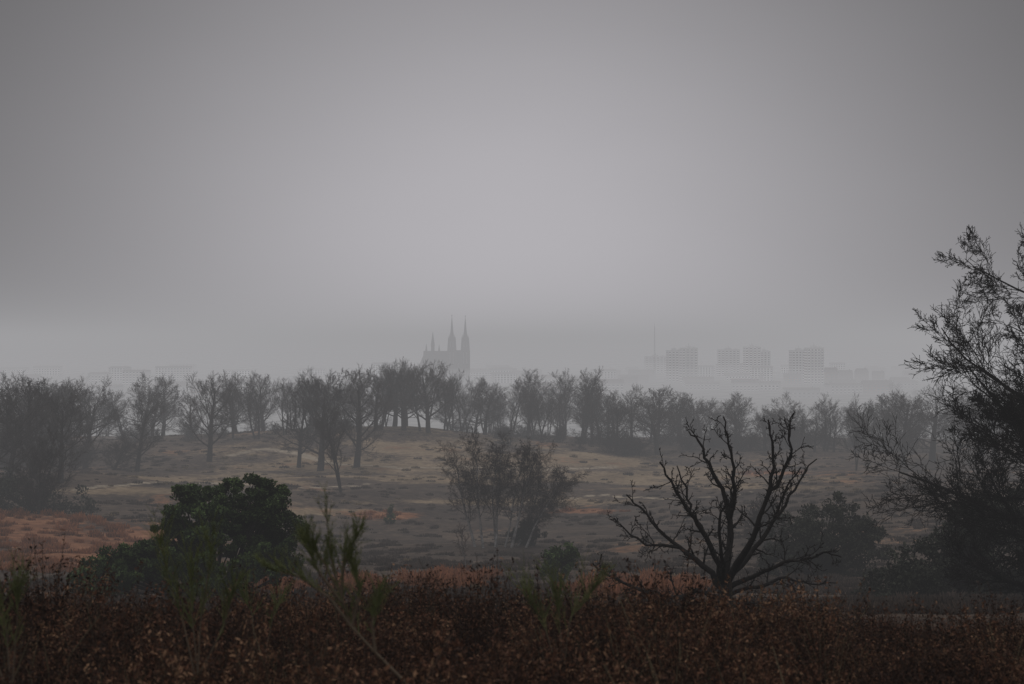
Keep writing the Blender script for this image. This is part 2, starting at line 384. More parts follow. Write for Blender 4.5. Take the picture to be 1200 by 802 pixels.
# ------------------------------------------------------------------ big bare tree at the right edge
BIG = dict(seg=[8,9,7,5,4,2], wig=[.05,.10,.13,.15,.17,.2], up=[.01,.018,.035,.035,.03,.01], tap=[.3,.2,.22,.3,.4,.6], n=[40,10,8,6,4], start=[.04,.14,.12,.1,.1],
           ang=[1.45,.75,.75,.72,.72], len=[.78,.46,.58,.60,.60], sh=[.60,.42,.35,.25,.1], rr=[.36,.48,.5,.55,.6], rmin=.0080, max=5, close=.36)
dT = 44.0; xT = (1296-600)/F*dT; zT = float(H(xT,dT))
rg = random.Random(37); ob=[]
branch(ob, (0,0,-.4), nrm((.06,0,1)), 10.4, .42, 0, BIG, rg)
B2 = P_(BIG, n=[22,9,7,6,3])
branch(ob, (-.5,.4,-.4), nrm((-.36,.1,1)), 6.9, .24, 0, B2, rg)
me = tree_mesh('large_bare_tree', ob, 3, [M_barkD, M_barkD], sides=(6,3))
add_obj('large_bare_tree', me, (xT,dT,zT))
print('big tree branches', len(ob))

# ------------------------------------------------------------------ dead tree
dD = 30.0; xD=(845-600)/F*dD; zD = float(H(xD,dD)); sD = dD/F
def tp(px,py,y): return ((px-845)*sD, y, -(py-HZ)*sD - zD)
limbs = [
 ([(846,745,0),(846,715,0),(849,695,.02),(850,678,.03)], .17,.13),
 ([(846,700,0),(815,690,-.2),(785,697,-.35),(755,690,-.5),(725,676,-.6),(700,662,-.8),(692,653,-.8)], .065,.014),
 ([(845,706,0),(805,712,.2),(770,704,.4),(735,700,.7)], .05,.012),
 ([(848,690,0),(825,665,.2),(800,645,.4),(775,625,.6),(755,600,.8),(738,585,.9)], .075,.014),
 ([(800,645,.4),(770,643,.5),(742,632,.6),(722,612,.7)], .04,.012),
 ([(849,684,0),(835,650,-.3),(820,620,-.5),(800,592,-.7),(782,560,-.8),(768,538,-.9)], .08,.014),
 ([(820,620,-.5),(805,600,-.4),(803,570,-.3),(792,545,-.2)], .045,.012),
 ([(850,680,0),(856,645,.2),(858,610,.3),(850,575,.4),(835,545,.5),(822,518,.6),(812,508,.7)], .09,.015),
 ([(858,610,.3),(862,575,.1),(858,540,0),(852,510,-.1),(846,488,-.2)], .055,.012),
 ([(851,680,0),(868,648,-.3),(882,615,-.5),(893,580,-.6),(900,545,-.7),(898,515,-.7),(893,490,-.7)], .085,.014),
 ([(893,580,-.6),(908,556,-.7),(918,530,-.8),(916,502,-.8),(920,482,-.9)], .05,.012),
 ([(852,684,0),(880,655,.3),(905,625,.5),(928,597,.7),(945,570,.8),(968,542,.9)], .075,.013),
 ([(905,625,.5),(915,600,.3),(925,570,.2),(940,548,.1)], .04,.012),
 ([(852,690,0),(885,672,-.2),(915,655,-.4),(940,650,-.5),(962,642,-.6),(978,648,-.6)], .06,.012),
 ([(850,700,0),(890,690,.2),(925,680,.4),(955,690,.6),(990,690,.7)], .055,.012),
 ([(850,708,0),(880,703,-.4),(915,707,-.6),(960,712,-.8)], .04,.012),
 ([(850,682,0),(862,640,.9),(870,600,1.4),(872,560,1.7)], .06,.013),
 ([(850,682,0),(838,645,-.9),(832,600,-1.4),(838,570,-1.7)], .06,.013),
]
DEAD = dict(seg=[5,4,3], wig=[.24,.28,.25], up=[.05,.06,.04], tap=[.35,.45,.6], n=[4,3], start=[.25,.2], ang=[.85,.8], len=[.5,.5], sh=[.3,.2], rr=[.6,.65], rmin=.006, max=2, close=.2)
rg = random.Random(77); od=[]
for (pl, r0, r1) in limbs:
    pts=[tp(*q) for q in pl]; fine=[]; 
    for k in range(len(pts)-1):
        a,c = pts[k],pts[k+1]
        for t in (0,.34,.67):
            jt = 0 if t==0 else .028
            fine.append(tuple(a[i]+(c[i]-a[i])*t+rg.gauss(0,jt) for i in range(3)))
    fine.append(pts[-1]); n=len(fine)
    rr=[(r0+(r1-r0)*(k/(n-1))**.8)*rg.uniform(.92,1.1) for k in range(n)]
    od.append((fine, rr, 0))
    if r0 > .1: continue
    total = sum(math.dist(fine[k],fine[k+1]) for k in range(n-1))
    m_ = int(4+total*3.6); phi = rg.random()*6
    for j in range(m_):
        k = int((.22+.76*(j+rg.random())/m_)*(n-2)); k=min(k,n-2)
        dd = nrm(tuple(fine[k+1][i]-fine[k][i] for i in range(3))); phi += 2.4+rg.uniform(-.6,.6)
        nd = rot_off(dd, rg.uniform(.5,1.15), phi); nd = nrm((nd[0], nd[1], nd[2]+.2))
        branch(od, fine[k], nd, rg.uniform(.22,.72)*(1.1-.5*k/n), max(.010,rr[k]*.45), 0, DEAD, rg)
me = tree_mesh('dead_tree', [(p,r,(0 if max(r)>.04 else 1)) for p,r,_ in od], 1, [M_barkD,M_barkD], sides=(9,4))
add_obj('dead_tree', me, (xD,dD,zD))

# ------------------------------------------------------------------ leafy shrubs built from leaf clumps
def leaves(centres, radii, per, size, rs, flat=1.0, elong=1.8):
    n = len(centres)*per
    C = np.repeat(np.asarray(centres), per, 0); Rr = np.repeat(np.asarray(radii), per)
    D = rs.normal(size=(n,3)); D /= np.linalg.norm(D,axis=1,keepdims=True)
    P = C + D*(Rr*rs.random(n)**.45)[:,None]*np.array([1,1,flat])
    A = rs.normal(size=(n,3))+D*.8+np.array([0,0,.4]); A/=np.linalg.norm(A,axis=1,keepdims=True)
    B = np.cross(A, rs.normal(size=(n,3))); B/=np.linalg.norm(B,axis=1,keepdims=True)
    s = size*rs.uniform(.6,1.4,n)[:,None]
    Vv = np.stack([P-A*s*elong*.5, P+B*s*.45, P+A*s*elong*.5, P-B*s*.45],1).reshape(-1,3)
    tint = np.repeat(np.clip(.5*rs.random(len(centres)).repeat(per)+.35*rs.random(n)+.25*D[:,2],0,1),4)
    return Vv, np.arange(n*4).reshape(-1,4), tint
def leafy(name, x, d, ells, nclump, cr, per, size, mat, seed, trunk=True, elong=1.8):
    rs = np.random.default_rng(seed); z0 = float(H(x,d)); cs=[]
    ar = np.array([e[2]*e[3] for e in ells]); ar = ar/ar.sum()
    for k in range(nclump):
        e = ells[rs.choice(len(ells), p=ar)]
        D = rs.normal(size=3); D/=np.linalg.norm(D); q = rs.uniform(.55,1.06)
        p = np.array([e[0]+D[0]*e[2]*q, D[1]*e[4]*q, e[1]+D[2]*e[3]*q])
        if p[2] > -.2: cs.append(p)
    rr = rs.uniform(.6,1.35,len(cs))*cr
    Vl,Fl,T = leaves(cs, rr, per, size, rs, .75, elong)
    out=[]; rg=random.Random(seed)
    for k in range(0,len(cs),4):
        c = cs[k]; a=(c[0]*.1,c[1]*.1,-.3); m_=(c[0]*.55+rg.gauss(0,.1),c[1]*.5,c[2]*.45)
        out.append(([a,m_,tuple(c)],[.07,.045,.015],0))
    Vt,Ft_,_ = tubes([(out,5)])
    V=np.vstack([Vl,Vt]); T=np.concatenate([T,np.zeros(len(Vt))])
    mi=np.concatenate([np.zeros(len(Fl),int),np.ones(len(Ft_),int)])
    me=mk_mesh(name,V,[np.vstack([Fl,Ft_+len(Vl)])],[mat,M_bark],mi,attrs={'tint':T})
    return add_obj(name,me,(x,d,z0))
def ell_px(cx, d, z0, L):
    s=d/F
    return [((a-cx)*s, -(b-HZ)*s-z0, rx*s, ry*s, rx*s*.9) for a,b,rx,ry in L]
d=52.; x=(250-600)/F*d; z0=float(H(x,d))
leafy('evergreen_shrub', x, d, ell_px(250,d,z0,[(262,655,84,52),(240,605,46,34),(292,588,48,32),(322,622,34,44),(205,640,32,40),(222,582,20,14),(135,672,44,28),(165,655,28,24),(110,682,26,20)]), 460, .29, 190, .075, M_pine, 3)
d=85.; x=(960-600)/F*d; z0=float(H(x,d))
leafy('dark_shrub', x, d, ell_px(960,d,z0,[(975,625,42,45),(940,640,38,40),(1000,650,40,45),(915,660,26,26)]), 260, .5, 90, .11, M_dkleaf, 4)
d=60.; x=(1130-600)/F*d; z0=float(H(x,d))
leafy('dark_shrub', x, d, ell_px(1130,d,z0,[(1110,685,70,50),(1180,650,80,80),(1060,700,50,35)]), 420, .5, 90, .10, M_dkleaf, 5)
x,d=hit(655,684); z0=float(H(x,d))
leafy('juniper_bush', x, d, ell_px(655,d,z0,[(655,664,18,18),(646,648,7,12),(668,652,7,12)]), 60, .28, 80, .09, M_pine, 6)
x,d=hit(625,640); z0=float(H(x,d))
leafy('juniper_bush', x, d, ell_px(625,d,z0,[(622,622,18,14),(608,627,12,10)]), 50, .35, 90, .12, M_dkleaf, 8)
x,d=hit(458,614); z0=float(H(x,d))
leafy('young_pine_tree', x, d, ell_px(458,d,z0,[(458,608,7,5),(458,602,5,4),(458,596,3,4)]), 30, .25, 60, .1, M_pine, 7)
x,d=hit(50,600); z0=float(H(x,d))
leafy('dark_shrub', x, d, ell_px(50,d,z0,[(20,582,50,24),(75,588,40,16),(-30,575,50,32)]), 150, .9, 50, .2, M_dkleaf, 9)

# ------------------------------------------------------------------ heather, scrub, grass and bracken
def heather_mesh(seed, stems=44, h=.42, w=.2):
    rs=np.random.default_rng(seed); out=[]; cs=[]
    for k in range(stems):
        a=rs.uniform(0,6.28); r=w*rs.random()**.5; hh=h*rs.uniform(.5,1.15); le=rs.uniform(.1,.6)
        p0=(math.cos(a)*r*.3,math.sin(a)*r*.3,-.05); p1=(math.cos(a)*r*.8,math.sin(a)*r*.8,hh*.5); p2=(math.cos(a)*(r+le*hh*.35),math.sin(a)*(r+le*hh*.35),hh)
        out.append(([p0,p1,p2],[.003,.0022,.0012],0))
        for j in range(24):
            t=rs.uniform(.15,1.03)
            q=[p1[i]+(p2[i]-p1[i])*t for i in range(3)]
            cs.append((q[0]+rs.normal()*.012,q[1]+rs.normal()*.012,q[2]+rs.normal()*.008))
    n=len(cs); Vl,Fl,T=leaves(cs,np.full(n,.004),1,.010,rs,1,2.2)
    Vt,Ft_,_=tubes([(out,3)])
    V=np.vstack([Vl,Vt]); T=np.concatenate([T,np.zeros(len(Vt))]); mi=np.concatenate([np.zeros(len(Fl),int),np.ones(len(Ft_),int)])
    return mk_mesh('heather_clump_%d'%seed,V,[np.vstack([Fl,Ft_+len(Vl)])],[M_heath,M_hstem],mi,attrs={'tint':T})
hm=[heather_mesh(k, h=[.38,.46,.31,.56][k], stems=[44,38,50,26][k]) for k in range(4)]
pts=[];rt=[];sl=[];ix=[]
for k in range(2800):
    y=R.uniform(5.2,16); x=R.uniform(-.5*y-1.3,.5*y+1.3)
    vv=float(vn(x,y,.7,7)); v2=float(vn(x,y,1.9,14))
    s=R.uniform(.6,1.25)*(1+.36*vv+.12*v2)
    pts.append((x,y,float(H(x,y))-.02)); rt.append((R.gauss(0,.2),R.gauss(0,.2),R.random()*6.28)); sl.append((s,s,s)); ix.append(R.randrange(4) if v2>-.4 else R.choice([2,0]))
scatter('heather', pts, rt, sl, ix, hm)
def stalk_mesh(seed, n, h):
    rg=random.Random(seed); out=[]
    for k in range(n):
        a=rg.random()*6.28; p=(math.cos(a)*.05*rg.random(),math.sin(a)*.05*rg.random(),-.03); dd=nrm((math.cos(a)*rg.uniform(.05,.45),math.sin(a)*rg.uniform(.05,.45),1)); L=h*rg.uniform(.45,1.1); q=[p]
        for j in range(4):
            dd=nrm((dd[0]*1.12+rg.gauss(0,.05),dd[1]*1.12+rg.gauss(0,.05),dd[2]-.04)); q.append(tuple(q[-1][m]+dd[m]*L/4 for m in range(3)))
        out.append((q,[.0022,.0020,.0017,.0013,.0007],0))
        if rg.random()<.3: out.append(([q[-2],q[-1]],[.0035,.002],0))
    V,Fq_,_=tubes([(out,3)]); return mk_mesh('stalks_%d'%seed,V,[Fq_],[M_stalk],smooth=True)
stm=[stalk_mesh(1,26,.58),stalk_mesh(2,14,.76),stalk_mesh(3,34,.48)]
pts=[];rt=[];sl=[];ix=[]
for k in range(420):
    y=R.uniform(6.6,12.5); x=R.uniform(-.45*y-1,.45*y+1)
    if x/y > -.1 and R.random()<.5: continue
    if vn(x,y,1.1,21)<.05 and R.random()<.8: continue
    s=R.uniform(.65,1.2); pts.append((x,y,float(H(x,y)))); rt.append((R.gauss(0,.15),R.gauss(0,.15),R.random()*6.28)); sl.append((s,s,s)); ix.append(R.randrange(3))
scatter('grass_stalks', pts, rt, sl, ix, stm)
def tuft(seed, n, h, w, bw, mat, droop=.5):
    rs=np.random.default_rng(seed); a=rs.uniform(0,6.28,n); r=w*rs.random(n)**.6; hh=h*rs.uniform(.4,1.1,n)*(1-.5*(r/w)**2)
    c,s=np.cos(a),np.sin(a); P0=np.stack([c*r,s*r,np.full(n,-.05)],1); out=droop*hh*rs.uniform(.2,1,n)
    P2=np.stack([c*(r+out),s*(r+out),hh],1); P1=(P0+P2)/2+np.stack([0*a,0*a,hh*.12],1)
    b=rs.uniform(0,3.14,n); B=np.stack([np.cos(b),np.sin(b),0*b],1)*bw
    Vv=np.stack([P0-B,P0+B,P1+B*.8,P2,P1-B*.8],1).reshape(-1,3); i=np.arange(n)[:,None]*5
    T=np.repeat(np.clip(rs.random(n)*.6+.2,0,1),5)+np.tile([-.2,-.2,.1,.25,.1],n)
    return mk_mesh('tuft%d'%seed,Vv,[i+np.array([[0,1,2,3,4]])],[mat],attrs={'tint':np.clip(T,0,1)})
def field(name, mat, cond, n, h, w, seed, dmin=36, dmax=330, smin=.5, smax=1.5, nb=80, bw=.03):
    ms=[tuft(seed+k,nb,h*(.8+.2*k),w,bw,mat) for k in range(3)]
    rs=np.random.default_rng(seed); d=dmin*np.exp(rs.random(n)*math.log(dmax/dmin)); x=rs.uniform(-.5,.5,n)*d; z=H(x,d); rw,tw=zones(x,d,z)
    k=cond(rw,tw,rs.random(n),vn(x,d,9,12)+.5*vn(x,d,3.3,15)); x,d,z=x[k],d[k],z[k]; m_=len(x)
    sc_=rs.uniform(smin,smax,m_)*(.8+d/500.); S=np.stack([sc_*1.2,sc_*1.2,sc_],1)
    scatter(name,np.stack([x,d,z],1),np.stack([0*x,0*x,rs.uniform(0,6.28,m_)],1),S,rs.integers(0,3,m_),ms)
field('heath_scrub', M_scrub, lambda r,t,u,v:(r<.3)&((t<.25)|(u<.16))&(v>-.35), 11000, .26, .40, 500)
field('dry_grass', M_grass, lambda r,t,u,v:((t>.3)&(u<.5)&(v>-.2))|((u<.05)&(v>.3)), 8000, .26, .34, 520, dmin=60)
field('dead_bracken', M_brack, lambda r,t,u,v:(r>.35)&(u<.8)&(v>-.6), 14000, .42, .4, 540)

# ------------------------------------------------------------------ broom plants in the foreground
def broom(name, px, d, paths, nshoot, hs, seed, up=1.0, rw=.008):
    rg=random.Random(seed); x=(px-600)/F*d; z=float(H(x,d)); s=d/F; wood=[]; green=[]
    for pl in paths:
        pts=[((a-px)*s,yy,-(b-HZ)*s-z) for q in pl for a,b,yy in [(q[0],q[1],q[2] if len(q)>2 else 0)]]
        n=len(pts); wood.append((pts,[rw*(1-.7*k/(n-1)) for k in range(n)],0))
        for j in range(nshoot):
            t=.3+.7*(rg.random()**.7); f=t*(n-1); i=min(int(f),n-2); f-=i
            a,c=pts[i],pts[i+1]; p=tuple(a[k]+(c[k]-a[k])*f for k in range(3))
            ax=nrm(tuple(c[k]-a[k] for k in range(3)))
            dd=nrm((ax[0]*.7+rg.gauss(0,.36),ax[1]*.7+rg.gauss(0,.36),ax[2]*.7+up*.35))
            L=hs*rg.uniform(.4,1.1); q=[p]
            for k in range(4):
                dd=nrm((dd[0]+rg.gauss(0,.07),dd[1]+rg.gauss(0,.07),dd[2]+.06)); q.append(tuple(q[-1][m]+dd[m]*L/4 for m in range(3)))
            green.append((q,[.0024,.0022,.0019,.0014,.0008],1))
            for _ in range(3):
                k=rg.randrange(1,4); d2=rot_off(dd,rg.uniform(.3,.7),rg.random()*6.28); L2=L*.38
                green.append(([q[k],tuple(q[k][m]+d2[m]*L2 for m in range(3))],[.0016,.0008],1))
    V,Fq_,c=tubes([(wood,6),(green,4)])
    me=mk_mesh(name,V,[Fq_],[M_broomD,M_broom],np.concatenate([np.zeros(c[0],int),np.ones(c[1],int)]),smooth=True)
    return add_obj(name,me,(x,d,z))
broom('broom_plant', 470, 6.6, [[(480,805),(440,765),(412,735),(400,700),(388,655),(382,600)],[(415,738),(385,700),(350,676),(318,668)],[(400,700),(402,660),(420,625)],[(412,735),(422,695),(410,650)],[(400,705),(372,668),(355,632)],[(395,690),(380,660),(366,640)],[(440,765),(436,730),(445,700)]], 36, .15, 1, rw=.008)
broom('broom_plant', 230, 7.6, [[(232,790),(235,730),(243,680),(248,635)],[(228,790),(215,730),(198,680),(188,635)],[(232,790),(225,720),(222,665)],[(235,790),(262,735),(275,690)]], 28, .24, 2, rw=.005)
broom('broom_plant', 660, 8.5, [[(655,790),(635,725),(608,690)],[(660,790),(668,725),(700,685)],[(660,790),(655,720),(650,690)]], 26, .26, 3, rw=.005)
broom('broom_plant', 10, 7.0, [[(12,800),(8,740),(-5,700)],[(15,800),(20,730),(24,675)],[(5,800),(-20,730),(-40,690)]], 26, .2, 4, rw=.005)
broom('broom_plant', 300, 9.3, [[(300,790),(296,720),(285,700)],[(305,790),(320,725),(330,700)]], 16, .22, 5, rw=.005)

# ------------------------------------------------------------------ buildings
def boxes(L):
    V=[];Fc=[];M=[]
    for (x0,x1,y0,y1,z0,z1,m_) in L:
        b_=len(V); V+= [(x0,y0,z0),(x1,y0,z0),(x1,y1,z0),(x0,y1,z0),(x0,y0,z1),(x1,y0,z1),(x1,y1,z1),(x0,y1,z1)]
        for f in ((0,3,2,1),(4,5,6,7),(0,1,5,4),(1,2,6,5),(2,3,7,6),(3,0,4,7)): Fc.append([b_+q for q in f]); M.append(m_)
    return V,Fc,M
def apartment(name, px0, px1, top, d, rot, wall, cols, balc=True, floors=None):
    w=(px1-px0)/F*d; z0=-49.; h=-(top-HZ)/F*d-z0; fl=floors or int(h/3.3); fh=(h-1.0)/fl; dp=13.
    L=[(-w/2,w/2,0,dp,-1,h,0),(-w/2-.3,w/2+.3,-.3,dp+.3,h,h+.5,0)]
    cw=w/cols
    for f in range(fl):
        zb=f*fh+1.0
        for c in range(cols):
            xa=-w/2+c*cw
            L.append((xa+cw*.22,xa+cw*.78,-.06,.3,zb,zb+fh*.48,1))
            if balc and c%3==1:
                L.append((xa+cw*.02,xa+cw*.98,-1.5,-.07,zb-.9,zb+.15,0))
        for c in range(3):
            ya=dp*(c+.2)/3; 
            for sx in (-1,1):
                a=sx*(w/2); L.append((min(a-.2*sx,a+.06*sx),max(a-.2*sx,a+.06*sx),ya,ya+dp*.2,zb,zb+fh*.5,1))
        L.append((-w/2-.1,w/2+.1,-.12,-.065,f*fh+.25,f*fh+.5,0))
    L.append((-w*.18,w*.12,dp*.3,dp*.7,h+.5,h+3.0,0)); L.append((w*.25,w*.36,dp*.3,dp*.6,h+.5,h+2.0,0)); L.append((-w*.02,w*.0,dp*.5,dp*.52,h+3.0,h+6,2))
    V,Fc,M=boxes(L)
    me=mk_mesh(name,V,[np.array(Fc)],[wall,M_glass,M_steel],M)
    return add_obj(name,me,((.5*(px0+px1)-600)/F*d,d,z0),rot)
apartment('apartment_building',783,800,411,1900,.12,M_wallG,4)
apartment('apartment_building',799,818,408,1850,.10,M_wallW,4)
apartment('apartment_building',841,867,410,2200,-.15,M_wallG,6)
apartment('apartment_building',873,892,407,2050,.05,M_wallW,4)
apartment('apartment_building',891,903,412,2100,.05,M_wallG,3)
apartment('apartment_building',928,948,411,1880,.14,M_wallG,5)
apartment('apartment_building',946,966,408,1800,.12,M_wallW,5)
apartment('apartment_building',756,782,418,2500,0,M_wallG,6)
def house(name,x,d,w,dp,h,rh,rot,wall):
    L=[(-w/2,w/2,0,dp,-1,h,0)]; n=max(2,int(w/4))
    for f in range(max(1,int(h/3))):
        for c in range(n):
            xa=-w/2+(c+.25)*w/n; L.append((xa,xa+w/n*.5,-.06,.2,f*3+.9,f*3+2.3,1))
    L.append((w*.3,w*.3+1.0,dp*.5-.5,dp*.5+.5,h,h+rh+1.0,0))
    V,Fc,M=boxes(L); b_=len(V); e=.4
    V+=[(-w/2-e,-e,h),(w/2+e,-e,h),(w/2+e,dp+e,h),(-w/2-e,dp+e,h),(-w/2-e,dp/2,h+rh),(w/2+e,dp/2,h+rh)]
    q=[[b_,b_+1,b_+5,b_+4],[b_+2,b_+3,b_+4,b_+5],[b_+3,b_+2,b_+1,b_]]; t=[[b_,b_+4,b_+3],[b_+1,b_+2,b_+5]]
    me=mk_mesh(name,V,[np.array(Fc+q),np.array(t)],[wall,M_glass,M_roof],M+[2]*5)
    return add_obj(name,me,(x,d,-49.),rot)
for k in range(85):
    px=R.choice([R.uniform(-60,300),R.uniform(540,780),R.uniform(800,1080),R.uniform(-60,1250)]); d=R.uniform(1300,2600)
    big=R.random()<.5; far=d>1700
    h=R.uniform(9,20) if (big and far) else R.uniform(6,10)
    house('office_building' if big else 'terraced_house',(px-600)/F*d,d,R.uniform(18,50) if big else R.uniform(18,45),R.uniform(14,20) if big else 10,h,1.5 if big else 4.2,R.uniform(-.3,.3),R.choice([M_wallW,M_wallG]) if big else R.choice([M_brick,M_wallW]))
for px,w_,t,d in [(975,14,431,1700),(992,16,434,1750),(1012,14,432,1800),(1030,14,435,1800)]:
    house('terraced_house',(px-600)/F*d,d,w_,12,-(t-HZ)/F*d+49-5,5,R.uniform(-.2,.2),M_brick)

# ------------------------------------------------------------------ church
def cone_ring(cx,cy,z0,z1,r0,r1,n,ph=0.0):
    V=[];a=[2*math.pi*k/n+ph for k in range(n)]
    V+=[(cx+r0*math.cos(q),cy+r0*math.sin(q),z0) for q in a]; V+=[(cx+r1*math.cos(q),cy+r1*math.sin(q),z1) for q in a]
    return V,[[k,(k+1)%n,n+(k+1)%n,n+k] for k in range(n)]
dC=1720.; xC=(537-600)/F*dC
church=bpy.data.objects.new('church',None); sc.collection.objects.link(church); church.location=(xC,dC,-49.); church.scale=(.81,.81,.90)
def cpart(name,V,Fc,mats,M=None):
    me=mk_mesh(name,V,[np.array(Fc)],mats,M); add_obj(name,me,parent=church)
def tower(name,cx,top):
    w=5.8; V,Fc,M=boxes([(cx-w,cx+w,-w,w,-1,50,0),(cx-w-.5,cx+w+.5,-w-.5,w+.5,50,51,0),(cx-w-.4,cx+w+.4,-w-.4,w+.4,24,24.8,0),
      (cx-4.6,cx+4.6,-4.6,4.6,51,61,0)]+
      [(cx+sx*w-1.1,cx+sx*w+1.1,sy*w-1.1,sy*w+1.1,-1.5,47,0) for sx in(-1,1) for sy in(-1,1)]+
      [(cx+o-.8,cx+o+.8,-w-.1,-w+.3,30,45,1) for o in(-2.6,2.6)]+[(cx+o-.7,cx+o+.7,-4.75,-4.5,52,59,1) for o in(-2,2)]+[(cx-1.2,cx+1.2,-w-.1,-w+.3,8,20,1)])
    def ad(vf,mi_):
        b_=len(V); V.extend(vf[0]); Fc.extend([[b_+q for q in f] for f in vf[1]]); M.extend([mi_]*len(vf[1]))
    ad(cone_ring(cx,0,61,73,4.6,2.2,8,math.pi/8),2); ad(cone_ring(cx,0,73,top,2.2,.25,8,math.pi/8),2)
    for sx in(-1,1):
        for sy in(-1,1): ad(cone_ring(cx+sx*5.2,sy*5.2,47,66,1.5,.08,6),2)
    for k in range(4):
        a=k*math.pi/2; ad(cone_ring(cx+math.cos(a)*4.0,math.sin(a)*4.0,61,70,1.4,.08,4,math.pi/4),2)
    b2=boxes([(cx-.3,cx+.3,-.3,.3,top-1,top+3,0),(cx-.9,cx+.9,-.22,.22,top+1.2,top+1.6,0)]); b_=len(V); V.extend(b2[0]); Fc.extend([[b_+q for q in f] for f in b2[1]]); M.extend(b2[2])
    cpart(name,V,Fc,[M_stone,M_glass,M_slate],M)
tower('tower_1',-9.5,93); tower('tower_2',10.5,92)
def gable(x0,x1,y0,y1,h,rh,name,axis='x'):
    V,Fc,M=boxes([(x0,x1,y0,y1,-1,h,0)]); b_=len(V)
    if axis=='x':
        ym=(y0+y1)/2; V+=[(x0,y0-.5,h+.01),(x1,y0-.5,h+.01),(x1,y1+.5,h+.01),(x0,y1+.5,h+.01),(x0+.2,ym-.02,h+rh),(x1-.2,ym-.02,h+rh),(x1-.2,ym+.02,h+rh),(x0+.2,ym+.02,h+rh)]
    else:
        xm=(x0+x1)/2; V+=[(x0-.5,y0,h+.01),(x1+.5,y0,h+.01),(x1+.5,y1,h+.01),(x0-.5,y1,h+.01),(xm-.02,y0+.2,h+rh),(xm+.02,y0+.2,h+rh),(xm+.02,y1-.2,h+rh),(xm-.02,y1-.2,h+rh)]
    for f in ((0,1,5,4),(1,2,6,5),(2,3,7,6),(3,0,4,7),(4,5,6,7)): Fc.append([b_+q for q in f]); M.append(2)
    if axis=='x':
        n=int((x1-x0)/6)
        for k in range(n):
            xa=x0+(k+.5)*(x1-x0)/n; bb=boxes([(xa-.9,xa+.9,y0-.1,y0+.3,h*.35,h*.85,1),(xa+2.2,xa+3.0,y0-1.6,y0-.15,-1,h*.8,0)]); b_=len(V); V+=bb[0]; Fc+=[[b_+q for q in f] for f in bb[1]]; M+=bb[2]
    cpart(name,V,Fc,[M_stone,M_glass,M_slate],M)
gable(-52,-16,-6.5,6.5,33,14,'nave'); gable(-51.5,-16.5,-12,-6.6,18,4,'aisle_1'); gable(-51.5,-16.5,6.6,12,18,4,'aisle_2')
gable(-3.6,4.6,-5,5,36,12,'west_gable')
gable(-44,-32,-17,17,32,13,'transept','y')
V,Fc=cone_ring(-38,0,38,54,2.8,2.6,8); V2,F2=cone_ring(-38,0,54,73,3.1,.1,8); n0=len(V); cpart('crossing_turret',V+V2,Fc+[[q+n0 for q in f] for f in F2],[M_slate])
V,Fc=cone_ring(-52,0,-1,28,6.3,6.3,8,math.pi/8); V2,F2=cone_ring(-52,0,28,41,6.6,.2,8,math.pi/8); n0=len(V); cpart('apse',V+V2,Fc+[[q+n0 for q in f] for f in F2],[M_stone])
for k,(sx,top) in enumerate([(-47,57),(-28,56)]):
    V,Fc=cone_ring(sx,-11,-1,top-14,2.2,2.0,8); V2,F2=cone_ring(sx,-11,top-14,top,2.4,.1,8); n0=len(V); cpart('stair_turret_%d'%k,V+V2,Fc+[[q+n0 for q in f] for f in F2],[M_stone])

# radio mast
dM=2000.; mast=[]; hM=49+(HZ-378)/F*dM
for k in range(3):
    a=k*2.094; mast.append(([(math.cos(a)*1.5,math.sin(a)*1.5,0),(math.cos(a)*.3,math.sin(a)*.3,hM-6)],[.3,.2],0))
for k in range(24):
    z1=k*(hM-6)/24; z2=(k+1)*(hM-6)/24
    for q in range(3):
        r1=1.5-1.2*k/24; r2=1.5-1.2*(k+1)/24; a=q*2.094; b2=(q+1)*2.094
        mast.append(([(math.cos(a)*r1,math.sin(a)*r1,z1),(math.cos(b2)*r2,math.sin(b2)*r2,z2)],[.1,.1],0))
mast.append(([(0,0,hM-7),(0,0,hM)],[.25,.12],0))
Vm,Fm,_=tubes([(mast,5)]); add_obj('radio_mast',mk_mesh('radio_mast',Vm,[Fm],[M_steel]),((767-600)/F*dM,dM,-49))

# ------------------------------------------------------------------ fog volumes
def fog(name, x0,x1,y0,y1,z0,z1, sig, col_, st=1.0):
    V,Fc,_=boxes([(x0,x1,y0,y1,z0,z1,0)])
    m_=bpy.data.materials.new(name); m_.use_nodes=True; t=m_.node_tree; t.nodes.clear()
    o=t.nodes.new('ShaderNodeOutputMaterial'); ad=t.nodes.new('ShaderNodeAddShader'); ab=t.nodes.new('ShaderNodeVolumeAbsorption'); em=t.nodes.new('ShaderNodeEmission')
    ab.inputs['Color'].default_value=(0,0,0,1); ab.inputs['Density'].default_value=sig
    em.inputs['Color'].default_value=c4(col_); em.inputs['Strength'].default_value=sig*st  # fog glows by itself: emission stands in for scattered skylight
    t.links.new(ab.outputs[0],ad.inputs[0]); t.links.new(em.outputs[0],ad.inputs[1]); t.links.new(ad.outputs[0],o.inputs['Volume'])
    add_obj(name, mk_mesh(name,V,[np.array(Fc)],[m_]))
fog('fog', -16000,16000,-16000,16050,-80,34, .00088, (.340,.337,.348))
fog('valley_mist', -9000,9000,420,9000,-79,-27, .0012, (.362,.359,.368))

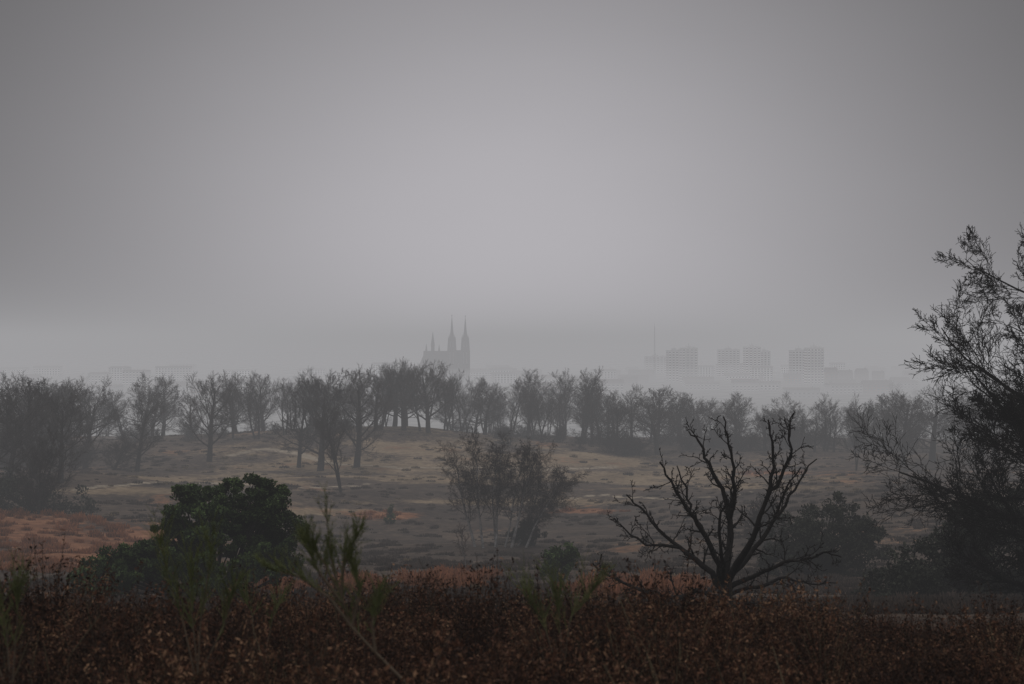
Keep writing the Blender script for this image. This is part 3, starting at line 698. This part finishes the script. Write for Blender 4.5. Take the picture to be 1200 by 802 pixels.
# ------------------------------------------------------------------ world + sun
w=bpy.data.worlds.new('World'); sc.world=w; w.use_nodes=True; nt=w.node_tree; N=nt.nodes; Lk=nt.links; N.clear()
out=N.new('ShaderNodeOutputWorld'); tc=N.new('ShaderNodeTexCoord'); sp=N.new('ShaderNodeSeparateXYZ'); Lk.new(tc.outputs['Generated'],sp.inputs[0])
x2=mathn('MULTIPLY',sp.outputs[0],sp.outputs[0]); z2=mathn('MULTIPLY',sp.outputs[2],sp.outputs[2])
e=mathn('EXPONENT',mathn('ADD',mathn('MULTIPLY',x2,-11.0),mathn('MULTIPLY',z2,-13.5)),0)
fr=mathn('GREATER_THAN',sp.outputs[1],0.0)
nz=N.new('ShaderNodeTexNoise'); nz.inputs['Scale'].default_value=2.2; nz.inputs['Detail'].default_value=5
mp=N.new('ShaderNodeMapping'); mp.inputs['Scale'].default_value=(1,1,2.5); Lk.new(tc.outputs['Generated'],mp.inputs[0]); Lk.new(mp.outputs[0],nz.inputs['Vector'])
B=mathn('ADD',mathn('MULTIPLY',mathn('MULTIPLY',e,fr),.485),.032)  # glow ahead, fading sideways and upwards: lens vignetting imitated in the sky brightness
B=mathn('ADD',B,mathn('MULTIPLY',sm(sp.outputs[2],.32,.8),.54))     # overcast zenith brightened above the view, added as soft top light for the ground
B=mathn('ADD',B,mathn('MULTIPLY',sm(sp.outputs[1],0.1,-0.5),.16))  # unseen sky behind the camera, brightened to lift the building fronts
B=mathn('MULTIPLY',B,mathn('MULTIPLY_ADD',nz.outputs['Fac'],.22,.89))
tint=N.new('ShaderNodeRGB'); tint.outputs[0].default_value=(1.0,.965,1.03,1)
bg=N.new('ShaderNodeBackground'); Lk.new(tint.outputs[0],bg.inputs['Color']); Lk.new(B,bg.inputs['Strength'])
sky=N.new('ShaderNodeTexSky'); sky.sky_type='NISHITA'; sky.sun_disc=False; sky.sun_elevation=math.radians(50); sky.sun_rotation=math.radians(0); sky.dust_density=6; sky.air_density=2
hs=N.new('ShaderNodeHueSaturation'); hs.inputs['Saturation'].default_value=.1; hs.inputs['Value'].default_value=.08; Lk.new(sky.outputs[0],hs.inputs['Color'])
bg2=N.new('ShaderNodeBackground'); bg2.inputs['Strength'].default_value=.05; Lk.new(hs.outputs[0],bg2.inputs['Color'])
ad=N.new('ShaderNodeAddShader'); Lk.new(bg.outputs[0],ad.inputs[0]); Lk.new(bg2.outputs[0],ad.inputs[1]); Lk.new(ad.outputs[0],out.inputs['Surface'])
sl_=bpy.data.lights.new('sun','SUN'); sl_.energy=.5; sl_.angle=math.radians(35); sl_.color=(1,.96,.90)
so=bpy.data.objects.new('sun',sl_); sc.collection.objects.link(so)
dirv=Vector((0,math.cos(math.radians(50)),math.sin(math.radians(50))))
so.rotation_euler=dirv.to_track_quat('Z','Y').to_euler()

cam=bpy.data.cameras.new('camera'); cam.lens=50; cam.sensor_width=36; cam.clip_end=40000; cam.clip_start=.1
cam.dof.use_dof=True; cam.dof.focus_distance=150; cam.dof.aperture_fstop=4.0
co=bpy.data.objects.new('camera',cam); sc.collection.objects.link(co); co.location=(0,0,0)
co.rotation_euler=(math.radians(90)+math.atan((HZ-401)/F),0,0); sc.camera=co
sc.view_settings.view_transform='Standard'; sc.view_settings.look='None'; sc.view_settings.exposure=0; sc.view_settings.gamma=1
